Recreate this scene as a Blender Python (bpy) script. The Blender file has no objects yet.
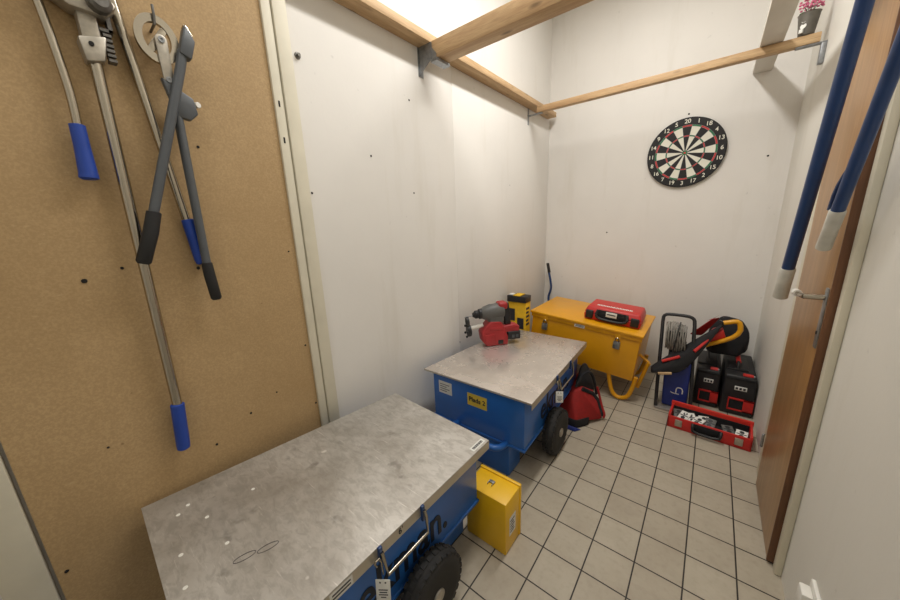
import bpy, bmesh, math, random
from mathutils import Matrix, Vector, Euler
random.seed(7)
S = bpy.context.scene
COL = S.collection
PI = math.pi
W = 1.612          # right wall
YB = 2.2425        # back wall
YF = -2.3          # wall behind the camera
HC = 3.02          # ceiling

# ------------------------------------------------------------------ materials
def srgb(r, g, b):
    f = lambda c: (c/255/12.92 if c/255 <= .04045 else ((c/255+.055)/1.055)**2.4)
    return (f(r), f(g), f(b), 1)

class NT:
    def __init__(s, name):
        s.m = bpy.data.materials.new(name); s.m.use_nodes = True
        s.t = s.m.node_tree; s.b = s.t.nodes['Principled BSDF']
    def n(s, typ, **kw):
        o = s.t.nodes.new(typ)
        for k, v in kw.items():
            if hasattr(o, k): setattr(o, k, v)
            else: o.inputs[k.replace('_', ' ')].default_value = v
        return o
    def l(s, a, b): s.t.links.new(a, b)
    def coord(s, scale=(1, 1, 1)):
        c = s.n('ShaderNodeTexCoord'); m = s.n('ShaderNodeMapping'); m.inputs['Scale'].default_value = scale
        s.l(c.outputs['Object'], m.inputs['Vector']); return m.outputs['Vector']
    def noise(s, vec, scale, detail=4, rough=.55, dist=0):
        n = s.n('ShaderNodeTexNoise'); n.inputs['Scale'].default_value = scale; n.inputs['Detail'].default_value = detail
        n.inputs['Roughness'].default_value = rough; n.inputs['Distortion'].default_value = dist
        s.l(vec, n.inputs['Vector']); return n.outputs['Fac']
    def ramp(s, fac, stops):
        r = s.n('ShaderNodeValToRGB'); e = r.color_ramp.elements
        while len(e) < len(stops): e.new(.5)
        for x, (p, c) in zip(e, stops): x.position = p; x.color = c
        s.l(fac, r.inputs['Fac']); return r.outputs['Color']
    def mix(s, fac, a, b, mode='MIX'):
        m = s.n('ShaderNodeMix', data_type='RGBA', blend_type=mode)
        for k, v in ((0, fac), (6, a), (7, b)):
            if hasattr(v, 'links'): s.l(v, m.inputs[k])
            else: m.inputs[k].default_value = v
        return m.outputs[2]
    def bump(s, h, strength=.2, dist=.002):
        b = s.n('ShaderNodeBump'); b.inputs['Strength'].default_value = strength; b.inputs['Distance'].default_value = dist
        s.l(h, b.inputs['Height']); s.l(b.outputs['Normal'], s.b.inputs['Normal'])

def plain(name, c, rough=.5, metal=0, var=.12, scale=18, coat=0, bump=0):
    t = NT(name); v = t.coord()
    n = t.noise(v, scale, 5)
    lo = tuple(x*(1-var) for x in c[:3])+(1,); hi = tuple(min(1, x*(1+var)) for x in c[:3])+(1,)
    t.l(t.ramp(n, [(.3, lo), (.7, hi)]), t.b.inputs['Base Color'])
    r = t.n('ShaderNodeMapRange'); r.inputs['To Min'].default_value = max(.02, rough-.06); r.inputs['To Max'].default_value = min(1, rough+.08)
    t.l(n, r.inputs['Value']); t.l(r.outputs['Result'], t.b.inputs['Roughness'])
    t.b.inputs['Metallic'].default_value = metal
    if coat: t.b.inputs['Coat Weight'].default_value = coat
    if bump: t.bump(t.noise(v, 140, 3), bump, .001)
    return t.m

def wall_mat(name, c, streak=.5):
    t = NT(name); v = t.coord()
    n = t.noise(v, 1.3, 6, .6)
    n2 = t.noise(t.coord((3, 3, .45)), 2.2, 5, .6)
    dirt = tuple(x*.80*k for x, k in zip(c[:3], (1, .97, .90)))+(1,)
    base = t.ramp(n, [(.3, tuple(x*.94 for x in c[:3])+(1,)), (.62, c)])
    m = t.n('ShaderNodeMapRange'); m.inputs['From Min'].default_value = .56; m.inputs['From Max'].default_value = .8
    m.inputs['To Max'].default_value = streak; t.l(n2, m.inputs['Value'])
    col = t.mix(m.outputs['Result'], base, dirt)
    sp = t.noise(v, 26, 2, .5)
    m2 = t.n('ShaderNodeMapRange'); m2.inputs['From Min'].default_value = .73; m2.inputs['From Max'].default_value = .80
    m2.inputs['To Max'].default_value = .35; t.l(sp, m2.inputs['Value'])
    col = t.mix(m2.outputs['Result'], col, tuple(x*.62 for x in c[:3])+(1,))
    t.l(col, t.b.inputs['Base Color']); t.b.inputs['Roughness'].default_value = .75
    t.bump(t.noise(v, 60, 5), .15, .002)
    return t.m

def wood_mat(name, a, b, axis=0, rough=.6, knots=True, ring=26):
    sc = [9, 9, 9]; sc[axis] = .7
    t = NT(name); v = t.coord(tuple(sc))
    n = t.noise(v, 3.2, 6, .6, .6)
    col = t.ramp(n, [(.28, a), (.5, tuple((x+y)/2 for x, y in zip(a, b))), (.72, b)])
    f = t.noise(t.coord(tuple(x*7 if i != axis else 4 for i, x in enumerate(sc))), 4, 4)
    col = t.mix(t.ramp(f, [(.45, (0, 0, 0, 1)), (.75, (.5, .5, .5, 1))]), col, tuple(x*.72 for x in a[:3])+(1,))
    if knots:
        vo = t.n('ShaderNodeTexVoronoi'); vo.inputs['Scale'].default_value = 1.0
        ks = [16, 16, 16]; ks[axis] = 5.5
        t.l(t.coord(tuple(ks)), vo.inputs['Vector'])
        col = t.mix(t.ramp(vo.outputs['Distance'], [(.07, (.75, .75, .75, 1)), (.2, (0, 0, 0, 1))]), col, tuple(x*.36 for x in a[:3])+(1,))
    t.l(col, t.b.inputs['Base Color']); t.b.inputs['Roughness'].default_value = rough
    t.bump(n, .15, .001)
    return t.m

def steel_top(name, c, dark, rough, stain=.8, seed=0):
    t = NT(name); c0 = t.n('ShaderNodeTexCoord'); mp = t.n('ShaderNodeMapping'); mp.inputs['Location'].default_value = (seed*3.1, seed*1.7, 0)
    t.l(c0.outputs['Object'], mp.inputs['Vector']); v = mp.outputs['Vector']
    n = t.noise(v, 3.0, 7, .65, .4); fine = t.noise(v, 60, 4)
    col = t.ramp(n, [(.30, dark), (.48, tuple((x*.45+y*.55) for x, y in zip(dark, c))), (.66, c)])
    spots = t.noise(v, 13, 3, .6)
    col = t.mix(t.ramp(spots, [(.62, (0, 0, 0, 1)), (.72, (stain*.8,)*3+(1,))]), col, tuple(x*.55 for x in dark[:3])+(1,))
    lite = t.noise(v, 19, 2, .5)
    col = t.mix(t.ramp(lite, [(.74, (0, 0, 0, 1)), (.79, (.8,)*3+(1,))]), col, tuple(min(1, x*1.35) for x in c[:3])+(1,))
    # scratches, three directions
    sm = t.n('ShaderNodeMapping'); sm.inputs['Rotation'].default_value = (0, 0, .35); sm.inputs['Scale'].default_value = (14, 30, 1); t.l(v, sm.inputs['Vector'])
    col = t.mix(t.ramp(t.noise(sm.outputs['Vector'], 1.6, 6, .7, .5), [(.40, (stain*.55,)*3+(1,)), (.56, (0, 0, 0, 1))]), col, tuple(x*.8 for x in dark[:3])+(1,))
    scr = None
    for i, (ang, w) in enumerate(((.5, .9), (-.5, .55), (1.2, .5))):
        m = t.n('ShaderNodeMapping'); m.inputs['Rotation'].default_value = (0, 0, ang); m.inputs['Scale'].default_value = (3.2+i, 60, 1)
        t.l(v, m.inputs['Vector']); nn = t.noise(m.outputs['Vector'], 3.1+i, 2, .5, .15)
        col = t.mix(t.ramp(nn, [(.68, (0, 0, 0, 1)), (.76, (w*.55,)*3+(1,))]), col, tuple(min(1, x*(1.4 if i != 1 else .55)) for x in c[:3])+(1,))
    t.l(col, t.b.inputs['Base Color']); t.b.inputs['Metallic'].default_value = .55
    r = t.n('ShaderNodeMapRange'); r.inputs['To Min'].default_value = rough-.12; r.inputs['To Max'].default_value = rough+.16
    t.l(n, r.inputs['Value']); t.l(r.outputs['Result'], t.b.inputs['Roughness'])
    t.bump(t.mix(.35, n, fine), .06, .002)
    return t.m

def floor_mat():
    t = NT('beige_floor_tiles')
    c = t.n('ShaderNodeTexCoord'); mp = t.n('ShaderNodeMapping'); mp.inputs['Location'].default_value = (-.1374, 0, 0)
    t.l(c.outputs['Object'], mp.inputs['Vector']); v = mp.outputs['Vector']
    b = t.n('ShaderNodeTexBrick'); b.offset = 0; b.squash = 1
    for k, x in (('Scale', 1), ('Mortar Size', .0026), ('Mortar Smooth', .15), ('Bias', 0), ('Brick Width', .15), ('Row Height', .15)): b.inputs[k].default_value = x
    b.inputs['Color1'].default_value = srgb(180, 171, 153); b.inputs['Color2'].default_value = srgb(173, 163, 145); b.inputs['Mortar'].default_value = srgb(44, 38, 33)
    t.l(v, b.inputs['Vector'])
    n = t.noise(v, 5, 6, .65); n2 = t.noise(v, 45, 4)
    col = t.mix(t.ramp(n, [(.42, (0, 0, 0, 1)), (.8, (.55,)*3+(1,))]), b.outputs['Color'], srgb(146, 134, 115))
    col = t.mix(t.ramp(n2, [(.5, (0, 0, 0, 1)), (.85, (.35,)*3+(1,))]), col, srgb(140, 128, 110))
    col = t.mix(b.outputs['Fac'], col, srgb(42, 37, 32))
    t.l(col, t.b.inputs['Base Color']); t.b.inputs['Roughness'].default_value = .5
    inv = t.n('ShaderNodeMath', operation='SUBTRACT'); inv.inputs[0].default_value = 1; t.l(b.outputs['Fac'], inv.inputs[1])
    t.bump(inv.outputs[0], .6, .002)
    return t.m

def particle_mat():
    t = NT('particle_board'); v = t.coord()
    n = t.noise(v, 2.0, 6, .6); f = t.noise(v, 170, 3, .7); g = t.noise(t.coord((1, 1, 3)), 45, 4)
    col = t.ramp(n, [(.3, srgb(174, 145, 102)), (.7, srgb(193, 164, 121))])
    col = t.mix(t.ramp(f, [(.42, (.45,)*3+(1,)), (.62, (0, 0, 0, 1))]), col, srgb(154, 126, 86))
    col = t.mix(t.ramp(g, [(.62, (0, 0, 0, 1)), (.82, (.5,)*3+(1,))]), col, srgb(210, 186, 145))
    sp = t.noise(v, 34, 2)
    col = t.mix(t.ramp(sp, [(.75, (0, 0, 0, 1)), (.79, (.6,)*3+(1,))]), col, srgb(110, 82, 52))
    t.l(col, t.b.inputs['Base Color']); t.b.inputs['Roughness'].default_value = .7
    t.bump(f, .12, .001)
    return t.m

M = dict(
    wall=wall_mat('painted_white_plaster', srgb(231, 228, 222)),
    wallr=wall_mat('painted_white_right', srgb(224, 221, 212), .35),
    board=particle_mat(), floor=floor_mat(),
    cream=plain('cream_paint', srgb(218, 212, 192), .5, var=.05, scale=9),
    pine=wood_mat('pine_x', srgb(168, 132, 92), srgb(210, 180, 138), 0),
    piney=wood_mat('pine_y', srgb(176, 140, 98), srgb(214, 184, 142), 1),
    whitewood=plain('white_painted_wood', srgb(214, 208, 196), .6, var=.06, scale=6),
    galv=plain('galvanised_steel', srgb(150, 153, 156), .42, .8, .2, 60),
    chrome=plain('satin_steel_tube', srgb(176, 169, 155), .20, 1.0, .02, 3),
    cast=plain('cast_aluminium', srgb(178, 172, 160), .45, .8, .16, 50, bump=.2),
    darkcast=plain('dark_cast_steel', srgb(110, 108, 104), .45, .7, .25, 60, bump=.3),
    bluegrip=plain('blue_plastic_grip', srgb(28, 66, 158), .45, bump=.15),
    greypaint=plain('grey_enamel', srgb(84, 88, 92), .42, .1, .06),
    blackrub=plain('black_rubber', srgb(30, 30, 31), .62, bump=.2),
    tyre=plain('tyre_rubber', srgb(38, 37, 36), .75, var=.25, scale=40, bump=.3),
    black=plain('black_plastic', srgb(32, 32, 34), .45, bump=.1),
    blackfab=plain('black_fabric', srgb(27, 27, 30), .85, var=.3, scale=60, bump=.3),
    blue=plain('blue_powder_coat', srgb(42, 104, 184), .34, .05, .07, 8, coat=.15),
    dkblue=plain('navy_enamel', srgb(22, 57, 108), .35, .05, .08, coat=.2),
    bluetub=plain('blue_tub_plastic', srgb(34, 52, 128), .45),
    navytext=plain('dark_navy_lettering', srgb(22, 28, 44), .5),
    yellow=plain('yellow_enamel', srgb(226, 160, 14), .38, 0, .06, 10, coat=.15),
    yellowbox=plain('bright_yellow_enamel', srgb(236, 186, 20), .4, 0, .05, 10, coat=.1),
    yelcard=plain('yellow_card', srgb(228, 182, 30), .7),
    yellabel=plain('yellow_label', srgb(226, 196, 70), .6, var=.04),
    red=plain('red_plastic', srgb(196, 40, 36), .42, 0, .07, 30, bump=.08),
    redlit=plain('lit_red_plastic', srgb(214, 52, 40), .42, 0, .06, 30, bump=.08),  # brighter copy of the case red, light on its rear wall put into colour
    redfab=plain('red_fabric', srgb(150, 28, 26), .8, 0, .15, 50, bump=.3),
    reddrill=plain('red_tool_plastic', srgb(164, 40, 44), .42, bump=.08),
    greydrill=plain('grey_tool_plastic', srgb(94, 94, 92), .45, bump=.1),
    white=plain('white_plastic', srgb(232, 230, 222), .45, var=.03),
    paper=plain('white_paper_label', srgb(224, 224, 218), .7, var=.05, scale=80),
    ink=plain('ink', srgb(45, 45, 52), .7),
    translucent=plain('pale_grey_sleeve', srgb(198, 196, 186), .4, var=.12, scale=30, bump=.25),
    darkhole=plain('dark_recess', srgb(26, 24, 22), .8),
    dgreen=plain('green_board_paint', srgb(48, 120, 80), .6), dred=plain('red_board_paint', srgb(196, 60, 60), .6),
    dwhite=plain('white_board_paint', srgb(232, 230, 216), .7, var=.04), dblack=plain('black_board_paint', srgb(20, 20, 22), .6),
    pot=plain('grey_zinc_pot', srgb(96, 92, 84), .5, .3, .15, 30),
    petal=plain('pink_petals', srgb(206, 110, 142), .7, 0, .25, 120), leaf=plain('green_leaf', srgb(80, 96, 66), .7),
    cable=plain('grey_cable_sheath', srgb(140, 137, 130), .55, var=.2, scale=50),
    door=wood_mat('sapele_veneer', srgb(152, 112, 68), srgb(182, 141, 93), 2, .34, False),
    dooredge=wood_mat('dark_door_edge', srgb(96, 62, 38), srgb(120, 80, 50), 2, .5, False),
    lid1=steel_top('scuffed_steel_sheet', srgb(208, 205, 199), srgb(166, 160, 151), .50, .8, 0),
    lid2=steel_top('bright_steel_sheet', srgb(222, 214, 206), srgb(196, 187, 178), .25, .15, 2),
    lip=plain('steel_lid_lip', srgb(198, 190, 174), .42, .6, .10, 14),
    frost=plain('grey_toe_plate', srgb(168, 165, 160), .45, .5),
    ceil=plain('white_ceiling', srgb(226, 224, 218), .85, var=.03),
)

# ------------------------------------------------------------------ mesh helpers
def frame(d):
    d = Vector(d).normalized()
    u = d.orthogonal().normalized() if abs(d.z) > .98 else Vector((0, 0, 1)).cross(d).normalized()
    return u, d.cross(u)

class MB:
    def __init__(s, xf=None):
        s.bm = bmesh.new(); s.xf = xf or Matrix(); s.mi = 0
    def add(s, verts, faces):
        vs = [s.bm.verts.new(s.xf @ Vector(v)) for v in verts]
        for f in faces:
            try: s.bm.faces.new([vs[i] for i in f]).material_index = s.mi
            except ValueError: pass
        return s
    def merge(s, b2):
        b2.verts.index_update()
        s.add([v.co.copy() for v in b2.verts], [[v.index for v in f.verts] for f in b2.faces]); b2.free(); return s
    def box(s, lo, hi, bev=0, seg=2, rot=None, piv=None):
        lo = Vector(lo); hi = Vector(hi); b = bmesh.new()
        bmesh.ops.create_cube(b, size=1)
        c = (lo+hi)/2; d = hi-lo
        for v in b.verts: v.co = Vector((v.co.x*d.x, v.co.y*d.y, v.co.z*d.z))
        if bev: bmesh.ops.bevel(b, geom=b.edges[:], offset=bev, segments=seg, profile=.5, affect='EDGES')
        p = Vector(piv) if piv is not None else c
        R = Euler(rot).to_matrix() if rot else Matrix.Identity(3)
        for v in b.verts: v.co = p + R @ (v.co + c - p)
        return s.merge(b)
    def prism(s, base, top, bev=0, seg=2):
        n = len(base); b = bmesh.new()
        vs = [b.verts.new(v) for v in list(base)+list(top)]
        b.faces.new(vs[:n][::-1]); b.faces.new(vs[n:])
        for i in range(n): b.faces.new([vs[i], vs[(i+1) % n], vs[n+(i+1) % n], vs[n+i]])
        bmesh.ops.recalc_face_normals(b, faces=b.faces[:])
        if bev: bmesh.ops.bevel(b, geom=b.edges[:], offset=bev, segments=seg, profile=.5, affect='EDGES')
        return s.merge(b)
    def extr(s, pts, vec, bev=0, seg=2):
        vec = Vector(vec); return s.prism(pts, [Vector(p)+vec for p in pts], bev, seg)
    def hull(s, pts, bev=0):
        b = bmesh.new()
        for p in pts: b.verts.new(p)
        r = bmesh.ops.convex_hull(b, input=b.verts[:])
        bmesh.ops.delete(b, geom=[g for g in r['geom_interior'] if isinstance(g, bmesh.types.BMVert)], context='VERTS')
        bmesh.ops.recalc_face_normals(b, faces=b.faces[:])
        if bev: bmesh.ops.bevel(b, geom=b.edges[:], offset=bev, segments=3, profile=.5, affect='EDGES')
        return s.merge(b)
    def tube(s, pts, r, n=12, closed=False, smooth=0, flat=1.0):
        P = [Vector(p) for p in pts]
        rr = r if isinstance(r, (list, tuple)) else [r]*len(P)
        for _ in range(smooth):
            Q = []; R2 = []
            m = len(P)
            for i in range(m if closed else m-1):
                a, b = P[i], P[(i+1) % m]; ra, rb = rr[i], rr[(i+1) % m]
                Q += [a*.75+b*.25, a*.25+b*.75]; R2 += [ra*.75+rb*.25, ra*.25+rb*.75]
            if not closed: Q = [P[0]]+Q[1:-1]+[P[-1]]; R2 = [rr[0]]+R2[1:-1]+[rr[-1]]
            P, rr = Q, R2
        m = len(P); vs = []; u = None
        for i in range(m):
            d = (P[(i+1) % m]-P[i-1]) if closed or 0 < i < m-1 else (P[1]-P[0] if i == 0 else P[-1]-P[-2])
            d.normalize()
            if u is None: u, _ = frame(d)
            u = (u-d*u.dot(d)).normalized(); w = d.cross(u)
            vs += [P[i]+(u*math.cos(2*PI*k/n)+w*math.sin(2*PI*k/n)*flat)*rr[i] for k in range(n)]
        fs = []
        for i in range(m if closed else m-1):
            j = (i+1) % m
            fs += [[i*n+k, i*n+(k+1) % n, j*n+(k+1) % n, j*n+k] for k in range(n)]
        if not closed: fs += [list(range(n))[::-1], [(m-1)*n+k for k in range(n)]]
        return s.add(vs, fs)
    def lathe(s, prof, o, axis, n=32):
        a = Vector(axis).normalized(); u, w = frame(a); o = Vector(o)
        vs = []; fs = []
        for r, h in prof: vs += [o+a*h+(u*math.cos(2*PI*k/n)+w*math.sin(2*PI*k/n))*r for k in range(n)]
        m = len(prof)
        for i in range(m-1): fs += [[i*n+k, i*n+(k+1) % n, (i+1)*n+(k+1) % n, (i+1)*n+k] for k in range(n)]
        if prof[0][0] > 1e-6: fs.append(list(range(n))[::-1])
        if prof[-1][0] > 1e-6: fs.append([(m-1)*n+k for k in range(n)])
        return s.add(vs, fs)
    def cyl(s, a, b, r, n=16):
        a = Vector(a); b = Vector(b); L = (b-a).length; c = min(r*.12, L*.2)
        return s.lathe([(r-c, 0), (r, c), (r, L-c), (r-c, L)], a, b-a, n)
    def ball(s, c, r, n=10):
        r = Vector(r) if hasattr(r, '__len__') else Vector((r, r, r)); b = bmesh.new()
        bmesh.ops.create_uvsphere(b, u_segments=n*2, v_segments=n, radius=1)
        for v in b.verts: v.co = Vector(c)+Vector((v.co.x*r.x, v.co.y*r.y, v.co.z*r.z))
        return s.merge(b)
    def build(s, name, mat, parent=None, smooth=True):
        bm = s.bm
        bmesh.ops.remove_doubles(bm, verts=bm.verts[:], dist=1e-6)
        bmesh.ops.recalc_face_normals(bm, faces=bm.faces[:])
        if parent is not None: bm.transform(WM[parent.name].inverted())
        me = bpy.data.meshes.new(name); bm.to_mesh(me); bm.free()
        for mt in (mat if isinstance(mat, list) else [mat]): me.materials.append(M[mt] if isinstance(mt, str) else mt)
        o = bpy.data.objects.new(name, me); COL.objects.link(o)
        if parent is not None: o.parent = parent; WM[o.name] = WM[parent.name]
        else: WM[o.name] = Matrix()
        if smooth:
            me.shade_smooth(); me.set_sharp_from_angle(angle=math.radians(38))
        return o
WM = {}

def tag(o, label, cat, group=None):
    o['label'] = label; o['category'] = cat
    if group: o['group'] = group
    return o
def thing(name, loc, label, cat, group=None, rotz=0):
    o = bpy.data.objects.new(name, None); COL.objects.link(o)
    o.location = loc; o.rotation_euler = (0, 0, rotz); o.empty_display_size = .05
    WM[o.name] = Matrix.Translation(loc) @ Matrix.Rotation(rotz, 4, 'Z')
    return tag(o, label, cat, group)
def struct(o): o['kind'] = 'structure'; return o

def text_mesh(body, size, xf, depth=.0006, bold=0):
    cu = bpy.data.curves.new('t', 'FONT'); cu.body = body; cu.size = size; cu.extrude = depth; cu.offset = bold
    cu.align_x = 'CENTER'; cu.align_y = 'CENTER'
    o = bpy.data.objects.new('t', cu); COL.objects.link(o)
    dg = bpy.context.evaluated_depsgraph_get(); dg.update()
    me = bpy.data.meshes.new_from_object(o.evaluated_get(dg))
    mb = MB(xf); mb.add([v.co.copy() for v in me.vertices], [list(p.vertices) for p in me.polygons])
    bpy.data.objects.remove(o); bpy.data.curves.remove(cu); bpy.data.meshes.remove(me)
    return mb
def basis(o, x, y):   # matrix with text x / y axes
    x = Vector(x).normalized(); z = x.cross(Vector(y)).normalized(); y = z.cross(x)
    return Matrix(((x.x, y.x, z.x, o[0]), (x.y, y.y, z.y, o[1]), (x.z, y.z, z.z, o[2]), (0, 0, 0, 1)))

def bow(lo, hi): pass

# ------------------------------------------------------------------ room
struct(MB().box((-.15, YF, -.1), (W+.1, YB+.1, 0)).build('floor', 'floor'))
struct(MB().box((-.15, YF, HC), (W+.1, YB+.1, HC+.1)).build('ceiling', 'ceil'))
wl = struct(MB().box((-.1, -.15, 0), (0, YB, HC)).box((-.1, YF, 0), (-.02, -.15, HC)).box((-.05, .80, 0), (.0016, YB, 2.15), .0015).build('wall_left', 'wall'))
wb = struct(MB().box((-.1, YB, 0), (W+.1, YB+.1, HC)).build('wall_back', 'wall'))
wr = struct(MB().box((W, YF, 0), (W+.1, YB, HC)).build('wall_right', 'wallr'))
struct(MB().box((-.1, YF-.1, 0), (W+.1, YF, HC)).build('wall_front', 'wall'))

# screws and holes in the plaster
def screw(x, y, z, axis, par, r=.005, nm='screw_head'):
    a = Vector(axis)
    MB().lathe([(r, 0), (r, .0012), (r*.6, .002), (0, .0012)], (x, y, z), a, 10).build(nm, 'darkhole', par)
for y, z in ((.445, 1.893), (-.141, 1.421), (.44, 1.446), (.802, .483), (.173, 1.598), (1.5, 1.55), (1.5, 1.05)):
    screw(0, y, z, (1, 0, 0), wl, .0045)
for x, z in ((1.50, 1.634), (1.041, 1.981), (.55, 1.15)):
    screw(x, YB, z, (0, -1, 0), wb, .006)
# wall anchor beside the trim
MB().lathe([(.012, 0), (.011, .004), (.006, .005), (.006, .014), (0, .014)], (0, -.128, 1.905), (1, 0, 0), 12).build('wall_anchor', 'darkcast', wl)

# particle board with its holes, and trims at both of its sides
pb = MB().box((-.02, -1.018, .02), (.002, -.243, HC-.05)).build('particle_board', 'board')
tag(pb, 'large bare brown particle board panel on the left wall behind the hanging tools', 'board')
for y, z, r in ((-.81, 1.172, .006), (-.734, 1.196, .004), (-.563, 1.174, .005), (-.26, .811, .004), (-.252, .54, .004),
                (-1.0, .398, .0045), (-.497, 1.541, .004), (-.27, 1.2, .003), (-.62, .56, .004), (-.5, .62, .004), (-.4, .66, .003), (-.86, .7, .003)):
    screw(.002, y, z, (1, 0, 0), pb, r, 'screw_hole')
t1 = struct(MB().box((-.02, -.243, 0), (.012, -.210, HC), .003).box((-.03, -.207, 0), (.018, -.157, HC), .003)
            .box((-.02, -.211, 0), (.004, -.206, HC)).build('trim_1', 'cream'))
for z in (1.72, 1.60): MB().box((.011, -.231, z-.010), (.0135, -.225, z+.010), .001).build('strike_slot', 'darkhole', t1)
struct(MB().box((-.02, -1.10, 0), (.012, -1.026, HC), .003).build('trim_2', 'cream'))

# ------------------------------------------------------------------ timber overhead
ld = thing('wall_plate', (0, 1, 2.15), 'long pine ledger beam fixed lengthwise along the left wall', 'beam')
MB().box((0, -1.0, 2.15), (.082, YB-.05, 2.188), .003).build('timber', 'piney', ld)
jn = thing('joist', (.8, .58, 2.075), 'thick pine joist nearest the camera crossing overhead from a steel hanger', 'beam', )
MB().box((.083, .537, 2.075), (W, .622, 2.156), .004).build('timber', 'pine', jn)
def hanger(par, x, y0, y1, z, s, h=.05, tall=.05):
    b = MB()
    b.box((x-.0015 if s > 0 else x-.03, y0-.003, z-.003), (x+.03 if s > 0 else x+.0015, y1+.003, z-.0005))
    for y in (y0-.003, y1+.001):
        b.extr([(x, y, z-.002), (x+s*.03, y, z-.002), (x+s*.03, y, z+.02), (x+s*.004, y, z+tall)], (0, .002, 0))
    return b
b = hanger(jn, .085, .537, .622, 2.075, 1)
b.box((.0, .525, 2.02), (.003, .56, 2.15)); b.extr([(.003, .532, 2.025), (.088, .532, 2.08), (.088, .532, 2.15), (.003, .532, 2.15)], (0, .003, 0))
b.box((.083, .528, 2.060), (.125, .63, 2.0735))
b.build('joist_hanger', 'galv', jn)
jf = thing('joist', (.8, 1.8, 2.1), 'thinner pine joist crossing overhead near the back wall and dartboard', 'beam')
MB().box((.083, 1.778, 2.100), (1.585, 1.826, 2.143), .003).build('timber', 'pine', jf)
b = MB().box((0, 1.79, 2.03), (.003, 1.815, 2.15)).box((0, 1.785, 2.094), (.12, 1.82, 2.0985))
b.build('joist_hanger', 'galv', jf)
b = MB().box((1.50, 1.785, 2.094), (W-.001, 1.82, 2.0985)).box((W-.02, 1.785, 2.00), (W-.001, 1.82, 2.094), .002)
b.build('joist_hanger', 'galv', jf)
bw = MB().box((1.357, .66, 2.1445), (1.449, YB, 2.176), .003).build('board', 'whitewood')
bw.name = 'ceiling_board'; tag(bw, 'white painted plank resting on the far joist and meeting the back wall', 'plank')

# pot of flowers on the far joist
p = thing('flower_pot', (1.53, 1.802, 2.1435), 'small grey pot of pink flowers standing on the far joist by the right wall', 'flower pot')
MB().lathe([(.0, .0), (.026, 0), (.030, .004), (.041, .098), (.043, .10), (.039, .10), (.033, .09), (0, .085)], (1.53, 1.802, 2.1435), (0, 0, 1), 28).build('pot', 'pot', p)
b = MB()
for a in range(10): b.ball((1.53+.03*math.cos(a*1.7)*(a % 3)/2.2, 1.802+.03*math.sin(a*1.7)*(a % 3)/2.2, 2.250), (.013, .013, .005), 5)
for a in range(8): b.tube([(1.53, 1.802, 2.235), (1.53+.03*math.cos(a*.8), 1.802+.03*math.sin(a*.8), 2.29)], .0015, 5)
b.build('leaves', 'leaf', p)
b = MB(); rnd = random.Random(4)
for _ in range(70):
    a = rnd.uniform(0, 2*PI); r = .045*math.sqrt(rnd.random()); z = 2.265+rnd.uniform(0, .075)
    b.ball((1.53+r*math.cos(a), 1.802+r*math.sin(a), z), (.006, .006, .005), 4)
b.build('blossom', 'petal', p)['kind'] = 'stuff'
b = MB()
for z, s in ((2.185, .012), (2.21, .010)):
    b.lathe([(s, 0), (s, .002), (0, .002)], (1.5125, 1.7735, z), (-.5, -.86, .08), 14)
b.box((1.500, 1.7660, 2.155), (1.514, 1.7760, 2.172), rot=(0, 0, -.5))
b.build('label', 'paper', p)

# ------------------------------------------------------------------ dartboard
cx, cz, R = 1.046, 1.717, .238
d = thing('dartboard', (cx, YB-.02, cz), 'round black and white dartboard hanging on the back wall', 'dartboard')
yb = YB-.003
MB().lathe([(R-.004, 0), (R, .004), (R, .018), (R-.004, .022)], (cx, yb, cz), (0, -1, 0), 72).build('board', 'dblack', d)
yf = yb-.0222
def ringseg(b, r0, r1, a0, a1, y, n=3):
    vs = []
    for i in range(n+1):
        a = a0+(a1-a0)*i/n
        vs += [(cx+r0*math.sin(a), y, cz+r0*math.cos(a)), (cx+r1*math.sin(a), y, cz+r1*math.cos(a))]
    base = [vs[2*i] for i in range(n+1)]+[vs[2*i+1] for i in range(n, -1, -1)]
    b.extr(base, (0, -.001, 0))
rot0 = -.02
for nm, mt, cond in (('white_segment', 'dwhite', 1), ('black_segment', 'dblack', 0)):
    for k in range(20):
        if k % 2 == cond:
            b = MB(); a0 = rot0+(k-.5)*PI/10
            ringseg(b, .016, .110, a0, a0+PI/10, yf); ringseg(b, .118, .176, a0, a0+PI/10, yf)
            b.build(nm, mt, d, smooth=False)
for nm, r0, r1 in (('treble_ring', .110, .118), ('double_ring', .176, .186)):
    b = MB()
    for k in range(20):
        b.mi = k % 2; a0 = rot0+(k-.5)*PI/10; ringseg(b, r0, r1, a0, a0+PI/10, yf)
    b.build(nm, ['dred', 'dgreen'], d, smooth=False)
b = MB(); b.lathe([(.016, 0), (.016, .0012), (0, .0012)], (cx, yf, cz), (0, -1, 0), 20); b.build('outer_bull', 'dgreen', d)
b = MB(); b.lathe([(.007, 0), (.007, .0024), (0, .0024)], (cx, yf, cz), (0, -1, 0), 16); b.build('bullseye', 'dred', d)
b = MB()
for k in range(20):
    a = rot0+(k-.5)*PI/10
    b.tube([(cx+.016*math.sin(a), yf-.0015, cz+.016*math.cos(a)), (cx+.187*math.sin(a), yf-.0015, cz+.187*math.cos(a))], .0007, 5)
for r in (.110, .118, .176, .187): b.tube([(cx+r*math.sin(t*PI/36), yf-.0015, cz+r*math.cos(t*PI/36)) for t in range(72)], .0007, 5, True)
b.build('wire', 'galv', d)
for k, n in enumerate((20, 1, 18, 4, 13, 6, 10, 15, 2, 17, 3, 19, 7, 16, 8, 11, 14, 9, 12, 5)):
    a = rot0+k*PI/10; r = .211
    text_mesh(str(n), .038, Matrix.Translation((cx+r*math.sin(a), yf-.0005, cz+r*math.cos(a))) @ Matrix.Rotation(PI/2, 4, 'X'), .0006, .0005).build('number', 'dwhite', d, False)

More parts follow.
